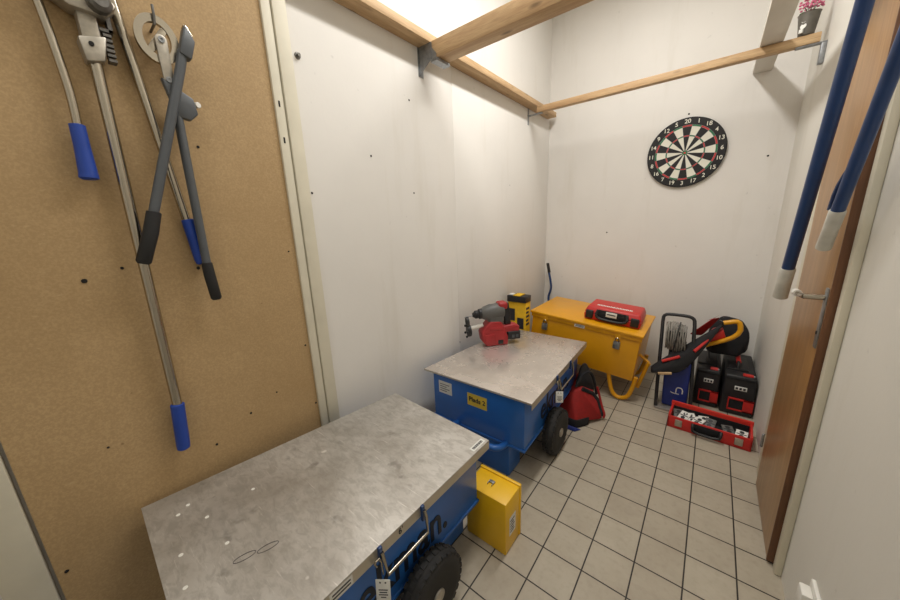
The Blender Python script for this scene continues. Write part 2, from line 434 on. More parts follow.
# ------------------------------------------------------------------ door on the right wall
D0, D1, DX = .590, 1.040, 1.574
dr = struct(MB().box((DX+.002, D0+.004, .012), (W+.02, D1, 2.06), .002).build('door_1', 'door'))
MB().box((DX, D0-.001, .012), (W+.01, D0+.006, 2.06), .001).build('door_edge', 'dooredge', dr)
MB().box((DX-.003, .608, .85), (DX+.003, .632, 1.045), .002).build('escutcheon', 'galv', dr)
lv = MB().cyl((DX-.003, .620, 1.015), (DX-.05, .620, 1.015), .009).tube([(DX-.046, .620, 1.015), (DX-.05, .640, 1.013), (DX-.05, .71, 1.008)], .0078, 12, smooth=1).build('door_handle', 'chrome', dr)
MB().tube([(DX-.05, .700, 1.009), (DX-.05, .738, 1.006), (DX-.05, .745, 1.0055)], [.0115, .0115, .008], 14).build('handle_cap', 'white', lv)
MB().cyl((DX-.002, .620, .90), (DX-.005, .620, .90), .006).build('keyhole', 'darkhole', dr)
for z in (.24, 1.86):
    MB().cyl((DX-.006, D1+.004, z-.028), (DX-.006, D1+.004, z+.028), .005).ball((DX-.006, D1+.004, z+.033), .006, 6).build('hinge', 'galv', dr)
struct(MB().box((1.588, D1+.006, 0), (W, D1+.125, 2.15), .004).build('trim_3', 'cream'))
struct(MB().box((1.592, .550, 0), (W, D0-.006, 2.15), .004).build('trim_4', 'cream'))
struct(MB().box((1.592, .550, 2.065), (W, D1+.125, 2.15), .004).build('trim_5', 'cream'))
so = thing('wall_socket', (W, .26, .25), 'white electrical socket low on the right wall beside the door frame', 'socket')
MB().box((W-.010, .215, .19), (W, .285, .285), .003).build('back_plate', 'white', so)
MB().box((W-.034, .228, .205), (W-.010, .272, .270), .005).build('plug', 'white', so)
MB().tube([(W-.026, .25, .21), (W-.02, .25, .15), (W-.008, .25, .0)], .004, 8, smooth=2).build('lead', 'white', so)

# ------------------------------------------------------------------ tools hanging on the particle board
def poles(name, loc, label, cat='tool', group=None): return thing(name, loc, label, cat, group)
a = poles('bent_handle_tool', (.03, -.747, 1.42), 'short bent steel tube with blue grip, leftmost tool on the particle board')
MB().tube([(.03, -.775, 2.02), (.03, -.753, 1.80), (.03, -.744, 1.66), (.03, -.743, 1.60), (.03, -.748, 1.50)], .0088, 14, smooth=2).build('tube', 'chrome', a)
MB().tube([(.03, -.7465, 1.553), (.03, -.7465, 1.551), (.03, -.748, 1.50), (.03, -.750, 1.44), (.03, -.751, 1.428), (.03, -.751, 1.424)], [.010, .0145, .015, .0175, .0185, .013], 16).build('grip', 'bluegrip', a)
MB().tube([(0.002, -.775, 1.99), (.055, -.775, 1.985), (.06, -.775, 2.0)], .003, 8).build('nail', 'darkcast', a)

a = poles('paving_lifter', (.03, -.7, .61), 'longest steel pole on the particle board, clamp head on top and blue grip below', 'tool')
MB().tube([(.032, -.684, 1.78), (.030, -.698, .753), (.030, -.7, .73)], .0125, 16).build('tube', 'chrome', a)
MB().tube([(.03, -.6975, .767), (.03, -.698, .765), (.03, -.708, .63), (.03, -.709, .616), (.03, -.709, .612)], [.014, .0175, .0175, .0165, .012], 18).build('grip', 'bluegrip', a)
b = MB()
b.extr([(.012, -.702, 1.695), (.012, -.668, 1.703), (.012, -.655, 1.762), (.012, -.708, 1.748)], (.042, 0, 0), .006)
b.box((.014, -.700, 1.745), (.05, -.664, 1.845), .008, rot=(-.0, 0, 0))
b.build('sleeve', 'cast', a)
b = MB().extr([(.01, -.765, 1.842), (.01, -.71, 1.802), (.01, -.65, 1.800), (.01, -.625, 1.83), (.01, -.655, 1.87), (.01, -.76, 1.88)], (.055, 0, 0), .006)
b.build('clamp_jaw', 'cast', a)
b = MB().lathe([(.0, 0), (.020, 0), (.022, .006), (.022, .026), (.014, .034), (0, .034)], (.060, -.660, 1.822), (1, .1, 0), 12)
b.build('clamp_nut', 'darkcast', a)
b = MB().box((.018, -.664, 1.775), (.045, -.640, 1.782)).box((.018, -.648, 1.775), (.045, -.640, 1.825)).box((.018, -.664, 1.818), (.045, -.640, 1.825))
for k in range(6): b.box((.02, -.660, 1.71+k*.011), (.045, -.645, 1.716+k*.011))
b.build('ratchet', 'darkcast', a)
MB().lathe([(.005, 0), (.005, .004), (.0, .004)], (.0545, -.687, 1.735), (1, 0, 0), 10).build('bolt', 'darkhole', a)
MB().tube([(.002, -.70, 1.925), (.05, -.70, 1.922), (.056, -.70, 1.94)], .003, 8).build('nail', 'darkcast', a)

a = poles('straight_handle_tool', (.02, -.56, 1.18), 'steel tube with blue grip hanging behind the grey handled cutter')
MB().tube([(.02, -.636, 1.98), (.02, -.567, 1.29)], .0110, 14).build('tube', 'chrome', a)
MB().tube([(.02, -.5678, 1.325), (.02, -.5675, 1.323), (.02, -.556, 1.20), (.02, -.554, 1.19), (.02, -.554, 1.186)], [.012, .016, .0165, .015, .010], 16).build('grip', 'bluegrip', a)
MB().tube([(.002, -.645, 1.955), (.05, -.645, 1.952), (.055, -.645, 1.97)], .003, 8).build('nail', 'darkcast', a)

a = poles('ring_cutter', (.04, -.55, 1.07), 'grey two-handled cutter with silver ring head hanging open from a nail', 'cutter')
b = MB()   # ring casting: flat annulus with two spokes
c0 = Vector((.036, -.553, 1.794)); N = 40
ro, ri = .054, .036
vs = []
for k in range(N):
    t = 2*PI*k/N; e = Vector((0, math.cos(t), math.sin(t)))
    vs += [c0+e*ro*Vector((1, .86, 1.08)).y if False else c0+Vector((0, e.y*ro*.86, e.z*ro*1.08)), c0+Vector((0, e.y*ri*.82, e.z*ri*1.10))]
vs += [v+Vector((.012, 0, 0)) for v in vs]
fs = []
for k in range(N):
    j = (k+1) % N; o2 = 2*N
    fs += [[2*k, 2*j, 2*j+1, 2*k+1], [o2+2*k, o2+2*k+1, o2+2*j+1, o2+2*j], [2*k, o2+2*k, o2+2*j, 2*j], [2*k+1, 2*j+1, o2+2*j+1, o2+2*k+1]]
b.add(vs, fs)
b.extr([c0+Vector((.001, -.006, .005)), c0+Vector((.001, .022, .045)), c0+Vector((.001, .032, .038)), c0+Vector((.001, .010, -.006))], (.009, 0, 0), .001)
b.extr([c0+Vector((.001, -.004, .008)), c0+Vector((.001, -.028, -.030)), c0+Vector((.001, -.018, -.038)), c0+Vector((.001, .012, -.010))], (.009, 0, 0), .001)
b.build('ring_head', 'chrome', a)
b = MB()
for i in range(1):
    q0 = Vector((.049, -.547, 1.792)); q1 = Vector((.049, -.548, 1.694)); dd = (q1-q0).normalized(); nn = Vector((0, dd.z, -dd.y))
    pts = []
    for k in range(9): t = PI*k/8; pts.append(q0+nn*.013*math.cos(t)-dd*.013*math.sin(t))
    for k in range(9): t = PI*k/8; pts.append(q1-nn*.011*math.cos(t)+dd*.011*math.sin(t))
    b.extr(pts, (.007, 0, 0), .001)
ln = b.build('link_plate', 'cast', a)
for y, z in ((-.547, 1.792), (-.548, 1.696)):
    MB().lathe([(.0075, 0), (.0075, .003), (.003, .003), (.003, .001), (0, .001)], (.0565, y, z), (1, 0, 0), 14).build('pivot_bolt', 'galv', ln)
# handle crossing in front
MB().tube([(.064, -.506, 1.775), (.064, -.519, 1.73), (.062, -.655, 1.325)], .0118, 14, smooth=0).build('handle', 'greypaint', a)
MB().tube([(.062, -.648, 1.345), (.062, -.6485, 1.343), (.062, -.665, 1.29), (.062, -.695, 1.212), (.062, -.697, 1.206)], [.013, .0165, .0175, .017, .012], 16).build('handle_grip', 'blackrub', a)
MB().extr([(.048, -.496, 1.836), (.048, -.489, 1.834), (.048, -.475, 1.803), (.048, -.491, 1.755), (.048, -.517, 1.766)], (.032, 0, 0), .004).build('upper_jaw', 'greypaint', a)
MB().extr([(.050, -.496, 1.840), (.050, -.488, 1.843), (.050, -.476, 1.818), (.050, -.480, 1.81)], (.022, 0, 0), .002).build('blade', 'chrome', a)
MB().extr([(.036, -.565, 1.70), (.036, -.535, 1.68), (.036, -.500, 1.66), (.036, -.495, 1.62), (.036, -.515, 1.600), (.036, -.545, 1.605)], (.022, 0, 0), .004).build('lower_jaw', 'greypaint', a)
MB().tube([(.046, -.543, 1.615), (.046, -.545, 1.50), (.046, -.549, 1.187), (.046, -.549, 1.17)], .0115, 14).build('handle', 'greypaint', a)
MB().tube([(.046, -.549, 1.192), (.046, -.549, 1.190), (.046, -.548, 1.15), (.046, -.543, 1.078), (.046, -.543, 1.072)], [.0115, .0145, .0155, .015, .011], 16).build('handle_grip', 'blackrub', a)
MB().cyl((.04, -.493, 1.648), (.052, -.489, 1.648), .008, 10).build('roller', 'white', a)
MB().tube([(.002, -.553, 1.826), (.052, -.553, 1.828), (.056, -.552, 1.845), (.056, -.551, 1.87)], .0032, 8).build('nail', 'darkcast', a)

# ------------------------------------------------------------------ blue tool handles by the door
def blue_handle(name, p1, axis_len, r, label, gl, th=.36):
    dv = Vector((0, -th, math.sqrt(1-th*th)))
    p1 = Vector(p1)
    t = thing(name, p1, label, 'handle', None)
    g0 = p1; g1 = p1+dv*gl; e = p1+dv*axis_len
    MB().tube([g1-dv*.02, e], r, 18).build('tube', 'dkblue', t)
    MB().tube([g0, g0+dv*.004, g0+dv*.06, g1-dv*.004, g1], [r*.9, r*1.22, r*1.16, r*1.20, r*1.05], 18).build('grip_sleeve', 'translucent', t)
    return t, e, dv
t, e, dv = blue_handle('hanging_handle', (1.5, .822, .966), 1.28, .0175, 'long blue tube handle with pale grip sleeve hanging in front of the door hinge side', .125)
u = dv
MB().tube([Vector((1.5, .822, .966))+dv*.96, Vector((1.5, .822, .966))+dv*.97, Vector((1.5, .822, .966))+dv*1.28], [.0185, .022, .022], 18).build('collar', 'dkblue', t)
q = Vector((1.51, .822, .966))+dv*1.1
MB().cyl(q, q+Vector((W-1.51, 0, 0)), .006, 10).build('wall_hook', 'galv', t)
t, e, dv = blue_handle('hanging_handle', (1.54, .600, 1.166), .62, .0145, 'blue tube handle with pale grip sleeve and strap, right of the longer blue handle', .13, .5)
b = MB()
for k in range(4):
    q = Vector((1.54, .600, 1.166))
    o = Vector((-.004-.003*k, .030-.005*k, .022-.004*k))
    b.tube([q+dv*.12+o, q+dv*.18+o*1.1, q+dv*.24+o*.6, q+dv*.28+o*.1], .005, 8, smooth=1)
b.build('strap', 'dkblue', t)
q = Vector((1.55, .600, 1.166))+dv*.56
MB().cyl(q, q+Vector((W-1.55, 0, 0)), .006, 10).build('wall_hook', 'galv', t)

# ------------------------------------------------------------------ the two blue carts
ZL = .48
def cart(A, B, C, D, lid, label, wy, hy, near_labels, flag):
    A, B, C, D = [Vector((x, y, 0)) for x, y in (A, B, C, D)]
    def P(a, b, z):    # a across, b along (0 near, 1 far)
        v = (A*(1-a)+D*a)*(1-b)+(B*(1-a)+C*a)*b; v.z = z; return v
    ctr = P(.5, .5, 0)
    t = thing('tool_cart', ctr, label, 'cart', 'blue steel topped tool carts')
    wn = (D-A).length; wf = (C-B).length; L = (B-A).length
    ins, ie = .045, .024
    def ring(i, e0, e1, z): return [P(i/wn, e0/L, z), P(1-i/wn, e0/L, z), P(1-i/wf, 1-e1/L, z), P(i/wf, 1-e1/L, z)]
    MB().prism(ring(0, 0, 0, ZL-.004), ring(0, 0, 0, ZL), .0015).build('lid', lid, t)
    lp = MB()
    r0 = ring(0, 0, 0, ZL-.036); r1 = ring(0, 0, 0, ZL-.0035); q0 = ring(.0025, .0025, .0025, ZL-.036); q1 = ring(.0025, .0025, .0025, ZL-.0035)
    for i in range(4):
        j = (i+1) % 4; up = Vector((0, 0, 0 if i == 1 or (flag and i == 3) else .026))
        lp.prism([r0[i]+up, r0[j]+up, q0[j]+up, q0[i]+up], [r1[i], r1[j], q1[j], q1[i]])
    lp.build('lid_lip', 'lip', t)
    bd = MB().prism(ring(ins, ie, ie, .19), ring(ins, ie, ie, ZL-.0045), .004)
    bd = bd.build('box', 'blue', t)
    # corner posts and a bottom flange on the box
    MB().prism(ring(ins-.006, ie-.005, ie-.005, .188), ring(ins-.006, ie-.005, ie-.005, .20), .002).build('bottom_flange', 'blue', bd)
    for b0, b1 in ((.035, .035+.13), (L-.035-.13, L-.035)):
        z0 = .0; bb = [P(.20, b0/L, z0), P(.80, b0/L, z0), P(.80, b1/L, z0), P(.20, b1/L, z0)]
        MB().prism(bb, [v+Vector((0, 0, .188)) for v in bb], .006).build('leg', 'blue', t)
    # push bar below the near end
    y0 = A.y
    MB().tube([P(.32, .05, .20), P(.32, -.035/L, .205), P(.36, -.055/L, .205), P(.72, -.055/L, .205), P(.78, -.03/L, .205), P(.78, .05, .19)], .016, 14, smooth=2).build('push_bar', 'blue', t)
    # wheels and axle
    wc = (wy-A.y)/L; rad = .131
    prof = [(.060, .009), (.085, .004), (.112, .008), (.124, .018), (rad-.004, .026), (rad-.003, .050), (.124, .060), (.112, .070), (.085, .074), (.060, .069)]
    for sx in (1, -1):
        xo = P(1 if sx > 0 else 0, wc, 0).x
        x0 = (.660 if flag else .676)
        if sx < 0: x0 = .022 if flag else .045
        w = MB().lathe(prof, (x0, wy, rad), (1, 0, 0), 48)
        for k in range(30):
            an = 2*PI*k/30
            for j, (xa, xb) in enumerate(((.010, .028), (.030, .046), (.048, .068))):
                an2 = an+(PI/30 if j == 1 else 0)
                c = Vector((0, math.cos(an2), math.sin(an2))); tn = Vector((0, -math.sin(an2), math.cos(an2)))
                r_ = rad-.008; o = Vector((x0, wy, rad))
                r2 = rad if j == 1 else rad-.006
                pts = [o+c*(r_-.012)+tn*q for q in (-.010, .010)]+[o+c*r2+tn*q for q in (.008, -.008)]
                w.extr([p_+Vector((xa, 0, 0)) for p_ in pts], (xb-xa, 0, 0))
        ww = w.build('wheel', 'tyre', t)
        xs = x0+.084 if sx > 0 else x0
        h = MB().lathe([(.062, .012), (.062, .062), (.056, .068), (.050, .052), (.026, .050), (.024, .074), (.012, .078), (0, .078)] if sx > 0 else
                       [(.062, .062), (.062, .012), (.056, .008), (.050, .022), (.026, .025), (.024, .010), (0, .010)], (x0, wy, rad), (1, 0, 0), 32)
        h.build('wheel_rim', 'cast', ww)
    MB().cyl((.05, wy, rad), (.72, wy, rad), .012).box((.30, wy-.03, rad), (.42, wy+.03, .19)).build('axle', 'darkcast', t)
    # drop handle on the right side
    y0, y1 = hy
    def side(y, z, out): b_ = (y-D.y)/(C.y-D.y); v = P(1, b_, z); v.x += out; return v
    hb = MB()
    for y in (y0, y1): MB().box(side(y, ZL-.050, -.0005)-Vector((0, .006, 0)), side(y, ZL+.002, .009)+Vector((0, .006, 0)), .002).build('handle_bracket', 'dkblue', t)
    MB().tube([side(y0, ZL-.010, .012), side(y0, ZL-.03, .018), side(y0+.004, ZL-.078, .024), side(y1-.004, ZL-.078, .024), side(y1, ZL-.03, .018), side(y1, ZL-.010, .012)], .0048, 10).build('drop_handle', 'chrome', t)
    # padlock and tag on the near end of the handle
    pt = y0-.018
    MB().tube([side(pt, ZL-.040, .010), side(pt-.008, ZL-.02, .012), side(pt+.012, ZL-.02, .012), side(pt+.014, ZL-.075, .014)], .003, 8, smooth=1).build('padlock_shackle', 'chrome', t)
    b = MB().box((-.019, -.001, -.062), (.019, .001, 0), .0008)
    b.bm.transform(Matrix.Translation(side(pt+.005, ZL-.078, .022)) @ Matrix.Rotation(.62, 4, 'Z') @ Matrix.Rotation(-.12, 4, 'X'))
    tg = b.build('tag', 'paper', t)
    tg['label'] = 'white tag hanging from the drop handle'
    b = MB(Matrix.Translation(side(pt+.005, ZL-.078, .022)) @ Matrix.Rotation(.62, 4, 'Z') @ Matrix.Rotation(-.12, 4, 'X'))
    for k, wdt in enumerate((.012, .010, .012, .007)): b.box((-wdt, -.0016, -.030-.007*k), (wdt, -.0010, -.0275-.007*k))
    for q in (-.007, .007): b.lathe([(.0026, 0), (0, 0.0004)], (q, -.0012, -.008), (0, -1, 0), 8)
    b.build('print', 'ink', tg)
    # lettering on the right side of the box
    e0 = P(1-ins/wn, 0, 0); e1 = P(1-ins/wf, 1, 0); sd = (e1-e0).normalized()
    out = Vector((sd.y, -sd.x, 0))
    o = e0+sd*((-.166 if flag else 1.055)-e0.y)+Vector((0, 0, .238 if flag else .245))+out*.0012
    tm = text_mesh('ekman.', .17, Matrix(), .0008, .0025)
    xs_ = [v.co.x for v in tm.bm.verts]; ys_ = [v.co.y for v in tm.bm.verts]
    sc_ = Matrix.Diagonal(((.365 if flag else .46)/(max(xs_)-min(xs_)), 1, 1, 1))
    tm.bm.transform(basis(o, sd, (0, 0, 1)) @ sc_ @ Matrix.Translation((-max(xs_), -min(ys_), 0)))
    tm.build('lettering', 'navytext', bd, False)
    # stickers
    if near_labels:
        f = ie/L
        def NP(a, z): v = P(a, f, z); v.y -= .0012; return v
        s1 = MB().extr([NP(.13, .352), NP(.27, .352), NP(.27, .425), NP(.13, .425)], (0, .001, 0)).build('sticker', 'paper', bd)
        s1['label'] = 'white printed sticker'
        b = MB()
        for k in range(4): b.extr([NP(.145, .366+k*.013-.0), NP(.145+.07+.03*(k % 2), .366+k*.013), NP(.145+.07+.03*(k % 2), .369+k*.013), NP(.145, .369+k*.013)], (0, -.0008, 0))
        b.build('print', 'ink', s1)
        s2 = MB().extr([NP(.43, .340), NP(.615, .340), NP(.615, .410), NP(.43, .410)], (0, .001, 0)).build('sticker', 'yellabel', bd)
        s2['label'] = 'yellow handwritten label'
        xd = (D-A).normalized()
        text_mesh('Plads 2', .036, basis(NP(.523, .377)-Vector((0, .0012, 0)), xd, (0, 0, 1)), .0004, .0006).build('writing', 'ink', s2, False)
    else:
        xd = (C-B).normalized(); yd = (B-A).normalized()
        o = P(.955, .985, ZL+.0002)
        def TP(u_, v_, z=0): return C+Vector((0, 0, ZL+.0003+z))-(C-D).normalized()*(.012+v_)-xd*(.008+u_)
        s1 = MB().extr([TP(0, 0), TP(0, .075), TP(.022, .075), TP(.022, 0)], (0, 0, .0006)).build('sticker', 'paper', t)
        s1['label'] = 'white sticker at the far right lid corner'
        b = MB()
        for k in range(12):
            y_ = .010+k*.0048; b.extr([TP(.006, y_), TP(.006, y_+.0024+.001*(k % 2)), TP(.016, y_+.0024+.001*(k % 2)), TP(.016, y_)], (0, 0, .0012))
        b.build('print', 'ink', s1)
        r = side(hy[0]-.14, 0, .0006); r2 = side(hy[0]-.08, 0, .0006)
        s3 = MB().extr([r+Vector((0, 0, ZL-.033)), r2+Vector((0, 0, ZL-.033)), r2+Vector((0, 0, ZL-.006)), r+Vector((0, 0, ZL-.006))], (.0006, 0, 0)).build('sticker', 'paper', t)
        s3['label'] = 'white sticker on the lid lip'
        b = MB(); r.x += .0006; r2.x += .0006
        for k in range(2): b.extr([r+Vector((0, .006, ZL-.026+.010*k)), r2+Vector((0, -.006, ZL-.026+.010*k)), r2+Vector((0, -.006, ZL-.022+.010*k)), r+Vector((0, .006, ZL-.022+.010*k))], (.0006, 0, 0))
        b.build('print', 'ink', s3)
        m_ = side(hy[0]+.075, ZL-.017, .0008)
        text_mesh("6'", .026, basis(m_, (0, 1, 0), (0, 0, 1)), .0003).build('pen_mark', 'ink', t, False)
        # rivets / drill holes in the scuffed top
    return t, P
c1, P1 = cart((.019, -.836), (.144, .076), (.705, .043), (.689, -.86), 'lid1', 'nearest blue cart with a scuffed steel lid against the particle board', -.303, (-.479, -.322), False, True)
c2, P2 = cart((.074, .36), (.147, 1.26), (.704, 1.266), (.73, .365), 'lid2', 'second blue cart with a bright steel lid carrying the red drill', .722, (.690, .915), True, False)
for x, y in ((.144, -.773), (.124, -.745), (.223, -.723), (.221, -.599), (.303, -.801), (.363, -.716), (.410, -.816)):
    MB().lathe([(.0055, 0), (.005, .0008), (.002, .001), (0, .0004)], (x, y, ZL+.0001), (0, 0, 1), 10).build('rivet', 'white', c1)
for x, y in ((.443, -.702), (.464, -.654)):
    MB().tube([(x+.009*math.cos(t*PI/12)+.006*math.sin(t*PI/12), y+.024*math.sin(t*PI/12), ZL+.0005) for t in range(24)], .0007, 5, True).build('pencil_ring', 'ink', c1)

# ------------------------------------------------------------------ small yellow box on the floor
yb_ = thing('metal_box', (.69, .08, 0), 'upright bright yellow metal box on the floor between the two carts', 'box')
MB().box((.600, .027, 0), (.786, .150, .240), .004).build('body', 'yellowbox', yb_)
MB().box((.597, .139, .0), (.789, .1535, .246), .003).build('lid', 'yellowbox', yb_)
b = MB().tube([(.675, .075, .2405), (.675, .075, .2465), (.675, .095, .2465), (.675, .095, .2405)], .0016, 6).tube([(.695, .075, .2405), (.695, .075, .2465), (.695, .095, .2465), (.695, .095, .2405)], .0016, 6).box((.673, .088, .240), (.697, .102, .2455), .001)
b.build('clasp', 'galv', yb_)
s = MB().extr([(.7868, .055, .07), (.7868, .105, .07), (.7868, .105, .155), (.7868, .055, .155)], (.0006, 0, 0)).build('sticker', 'paper', yb_)
b = MB()
for k in range(5): b.box((.7872, .062, .083+k*.013), (.7879, .095-.006*(k % 2), .087+k*.013))
b.build('print', 'ink', s)

# ------------------------------------------------------------------ rotary hammer with dust box on the second lid
Bk = Vector((.288, 1.005, 0)); f = Vector((-.64, -.77, 0)).normalized(); lf = Vector((f.y, -f.x, 0))
XF = Matrix(((f.x, -lf.x, 0, Bk.x), (f.y, -lf.y, 0, Bk.y), (0, 0, 1, ZL+.0005), (0, 0, 0, 1)))   # local: x forward, y side, z up
dr_ = thing('rotary_hammer', (.17, 1.0, ZL), 'red and grey cordless rotary hammer with dust box standing on the far cart', 'power tool')
XF = XF @ Matrix.Diagonal((.90, 1.05, 1.12, 1))
def LB(): return MB(XF)
b = LB(); b.lathe([(.0, -.005), (.040, 0), (.047, .02), (.048, .10), (.040, .145), (.030, .165)], (.07, 0, .205), (1, 0, -.06), 24)
b.box((.075, -.04, .13), (.19, .04, .205), .018, 3); b.build('motor_housing', 'greydrill', dr_)
LB().lathe([(.027, 0), (.030, .004), (.030, .022), (.022, .028), (.024, .032), (.024, .05), (.015, .062), (.012, .07), (0, .07)], (.232, 0, .195), (1, 0, -.06), 20).build('chuck', 'black', dr_)
LB().box((.045, -.036, .215), (.115, .036, .258), .015, 3).build('top_cover', 'reddrill', dr_)
LB().extr([(.03, -.018, .25), (.07, -.018, .25), (.075, -.018, .20), (.055, -.018, .10), (.01, -.018, .10), (.02, -.018, .19)], (0, .036, 0), .008, 3).build('grip', 'black', dr_)
LB().extr([(-.045, -.036, .075), (.075, -.036, .075), (.085, -.036, .115), (-.005, -.036, .12), (-.045, -.036, .11)], (0, .072, 0), .008, 3).build('battery_foot', 'reddrill', dr_)
bt = LB().box((-.052, -.04, .028), (.048, .04, .078), .007, 3).build('battery', 'black', dr_)
b = LB()
for x in (-.035, -.005): b.box((x, .0392, .040), (x+.020, .0408, .058), .001); b.box((x, -.0408, .040), (x+.020, -.0392, .058), .001)
b.build('contact', 'greypaint', bt)
b = LB()
b.extr([(.045, -.044, .0), (.205, -.044, .0), (.240, -.044, .03), (.250, -.044, .085), (.215, -.044, .125), (.18, -.044, .155), (.10, -.044, .15), (.07, -.044, .10), (.045, -.044, .05)], (0, .088, 0), .012, 3)
db = b.build('dust_box', 'reddrill', dr_)
for sgn in (1, -1):
    b = LB(); y_ = .0435*sgn
    b.box((.15, y_-.004, .02), (.225, y_+.004, .075), .003); b.box((.085, y_-.003, .095), (.19, y_+.003, .115), .003)
    b.build('rib', 'reddrill', db)
    LB().box((.085, .0435*sgn-.002, .01), (.125, .0435*sgn+.003, .035), .003).build('foot', 'black', db)
LB().tube([(.225, .0, .125), (.335, 0, .108)], .012, 16).build('guide_tube', 'white', dr_)
b = LB().lathe([(.020, 0), (.030, .004), (.030, .02), (.014, .024), (.014, .0), (.020, 0)], (.330, 0, .155), (1, 0, -.06), 24)
b.lathe([(.0, 0), (.033, 0), (.036, .004), (.036, .026), (.020, .030), (0, .03)], (.318, 0, .100), (1, 0, -.06), 24)
for k in range(5): b.ball((.35, .036*math.cos(k*1.25), .1+.036*math.sin(k*1.25)), .008, 5)
b.build('suction_nozzle', 'black', dr_)
LB().cyl((.29, 0, .190), (.36, 0, .180), .004, 8).build('drill_bit', 'galv', dr_)

# ------------------------------------------------------------------ yellow chest on a tilted wheel frame
TX = Matrix.Translation((.204, 1.478, .58)) @ Matrix.Rotation(.090, 4, 'Y')
ch = thing('tool_chest', (.6, 1.76, 0), 'large yellow steel chest on tubular legs by the back wall', 'chest')
MB(TX).box((0, 0, -.018), (.800, .565, 0), .004).build('lid', 'yellow', ch)
body = MB(TX).box((.018, .016, -.342), (.786, .55, -.019), .005).build('body', 'yellow', ch)
MB(TX).box((.010, .008, -.046), (.794, .016, -.016), .002).build('lid_flange', 'yellow', ch)
for x in (.128, .650):
    b = MB(TX).box((x-.017, .004, -.075), (x+.017, .009, -.012), .002); l_ = b.build('hasp', 'yellow', ch)
    MB(TX).box((x-.022, .000, -.135), (x+.022, .016, -.080), .005).build('padlock', 'galv', l_)
    MB(TX).tube([(x-.012, .004, -.085), (x-.012, .0, -.06), (x, .0, -.050), (x+.012, 0, -.06), (x+.012, .004, -.085)], .0035, 8, smooth=1).build('shackle', 'chrome', l_)
s = MB(TX).box((.352, .0065, -.046), (.425, .0075, -.024)).build('sticker', 'paper', ch)
b = MB(TX)
for k in range(2): b.box((.36, .0058, -.040+.009*k), (.418, .0064, -.036+.009*k))
b.build('print', 'ink', s)
for y in (1.515, 1.98):
    MB().tube([(.800, y, .20), (.806, y, .15), (.828, y, .05), (.862, y, .014), (.900, y, .0135), (.938, y, .035), (.960, y, .11), (.974, y, .185), (.976, y, .195)], .0145, 14, smooth=2).build('leg', 'yellow', ch)
MB().tube([(1.035, 1.60, .285), (1.024, 1.60, .26), (.978, 1.60, .085)], .013, 14).tube([(1.035, 1.60, .285), (.97, 1.62, .33)], .010, 10).build('handle_stub', 'yellow', ch)
wc_ = MB().lathe([(.07, .0), (.13, .0), (.148, .012), (.155, .035), (.148, .058), (.13, .07), (.07, .07)], (.25, 1.60, .156), (0, 1, 0), 40).build('wheel', 'tyre', ch)
MB().lathe([(.07, .01), (.065, .002), (.02, .02), (.015, .0), (0, 0)], (.25, 1.60, .156), (0, 1, 0), 24).build('wheel_rim', 'cast', wc_)
MB().tube([(.25, 1.58, .156), (.25, 1.69, .156)], .010, 10).tube([(.25, 1.585, .156), (.25, 1.585, .25)], .010, 10).build('axle', 'yellow', ch)

# red case on the chest
zc = .543
RX = TX @ Matrix.Translation((.565, .250, .0005)) @ Matrix.Rotation(.03, 4, 'Z')
rc = thing('tool_case', RX.translation, 'closed red plastic tool case lying on top of the yellow chest', 'case')
def RB(): return MB(RX)
RB().prism([(-.185, -.135, .0), (.185, -.135, .0), (.185, .135, .0), (-.185, .135, .0)], [(-.19, -.14, .05), (.19, -.14, .05), (.19, .14, .05), (-.19, .14, .05)], .010, 3).build('base', 'red', rc)
top = RB().prism([(-.19, -.14, .053), (.19, -.14, .053), (.19, .14, .053), (-.19, .14, .053)], [(-.172, -.118, .100), (.172, -.118, .100), (.172, .125, .100), (-.172, .125, .100)], .010, 3).build('cover', 'red', rc)
b = RB()
xs = -.120
rr = random.Random(3)
for k in range(22):
    wv = rr.choice((.006, .008, .010)); b.box((xs, -.070+(k % 3)*.002, .0998), (xs+wv*.85, -.036-(k % 2)*.004, .1012)); xs += wv+.0025
b.build('raised_lettering', 'paper', top)
for x in (-.150, .150): RB().box((x-.026, -.150, .012), (x+.026, -.135, .075), .006, 3).build('latch', 'black', rc)
RB().tube([(-.095, -.135, .085), (-.105, -.150, .05), (-.085, -.155, .022), (.085, -.155, .022), (.105, -.150, .05), (.095, -.135, .085)], .010, 12, smooth=2).build('handle', 'black', rc)
RB().box((-.095, -.144, .022), (.095, -.132, .088), .005).build('handle_recess', 'blackfab', rc)
s = RB().box((-.038, -.150, .048), (.034, -.1445, .084), .001).build('sticker', 'paper', rc)
b = RB(); b.box((-.030, -.1508, .064), (.026, -.1503, .072)); b.build('print', 'ink', s)

# ------------------------------------------------------------------ yellow carton with black box on top, behind the drill
yc = thing('carton', (.11, 1.47, 0), 'tall yellow printed carton standing in the corner behind the drill', 'box')
MB().box((.052, 1.385, 0), (.206, 1.470, .655), .002).build('body', 'yelcard', yc)
b = MB()
for k in range(5): b.box((.2058, 1.395, .47+k*.032), (.2066, 1.45-.01*(k % 2), .488+k*.032))
b.box((.06, 1.3842, .50), (.115, 1.3852, .60)); b.box((.135, 1.3842, .44), (.19, 1.3852, .53))
b.build('print', 'ink', yc)
kb = thing('battery_case', (.11, 1.43, .6555), 'small black and yellow box lying on top of the tall yellow carton', 'box')
MB().box((.048, 1.375, .6555), (.210, 1.474, .706), .005).build('case', 'black', kb)
MB().box((.100, 1.377, .7055), (.160, 1.472, .712), .002).build('band', 'yelcard', kb)
MB().box((.056, 1.39, .7055), (.092, 1.44, .714), .003).build('cap', 'paper', kb)

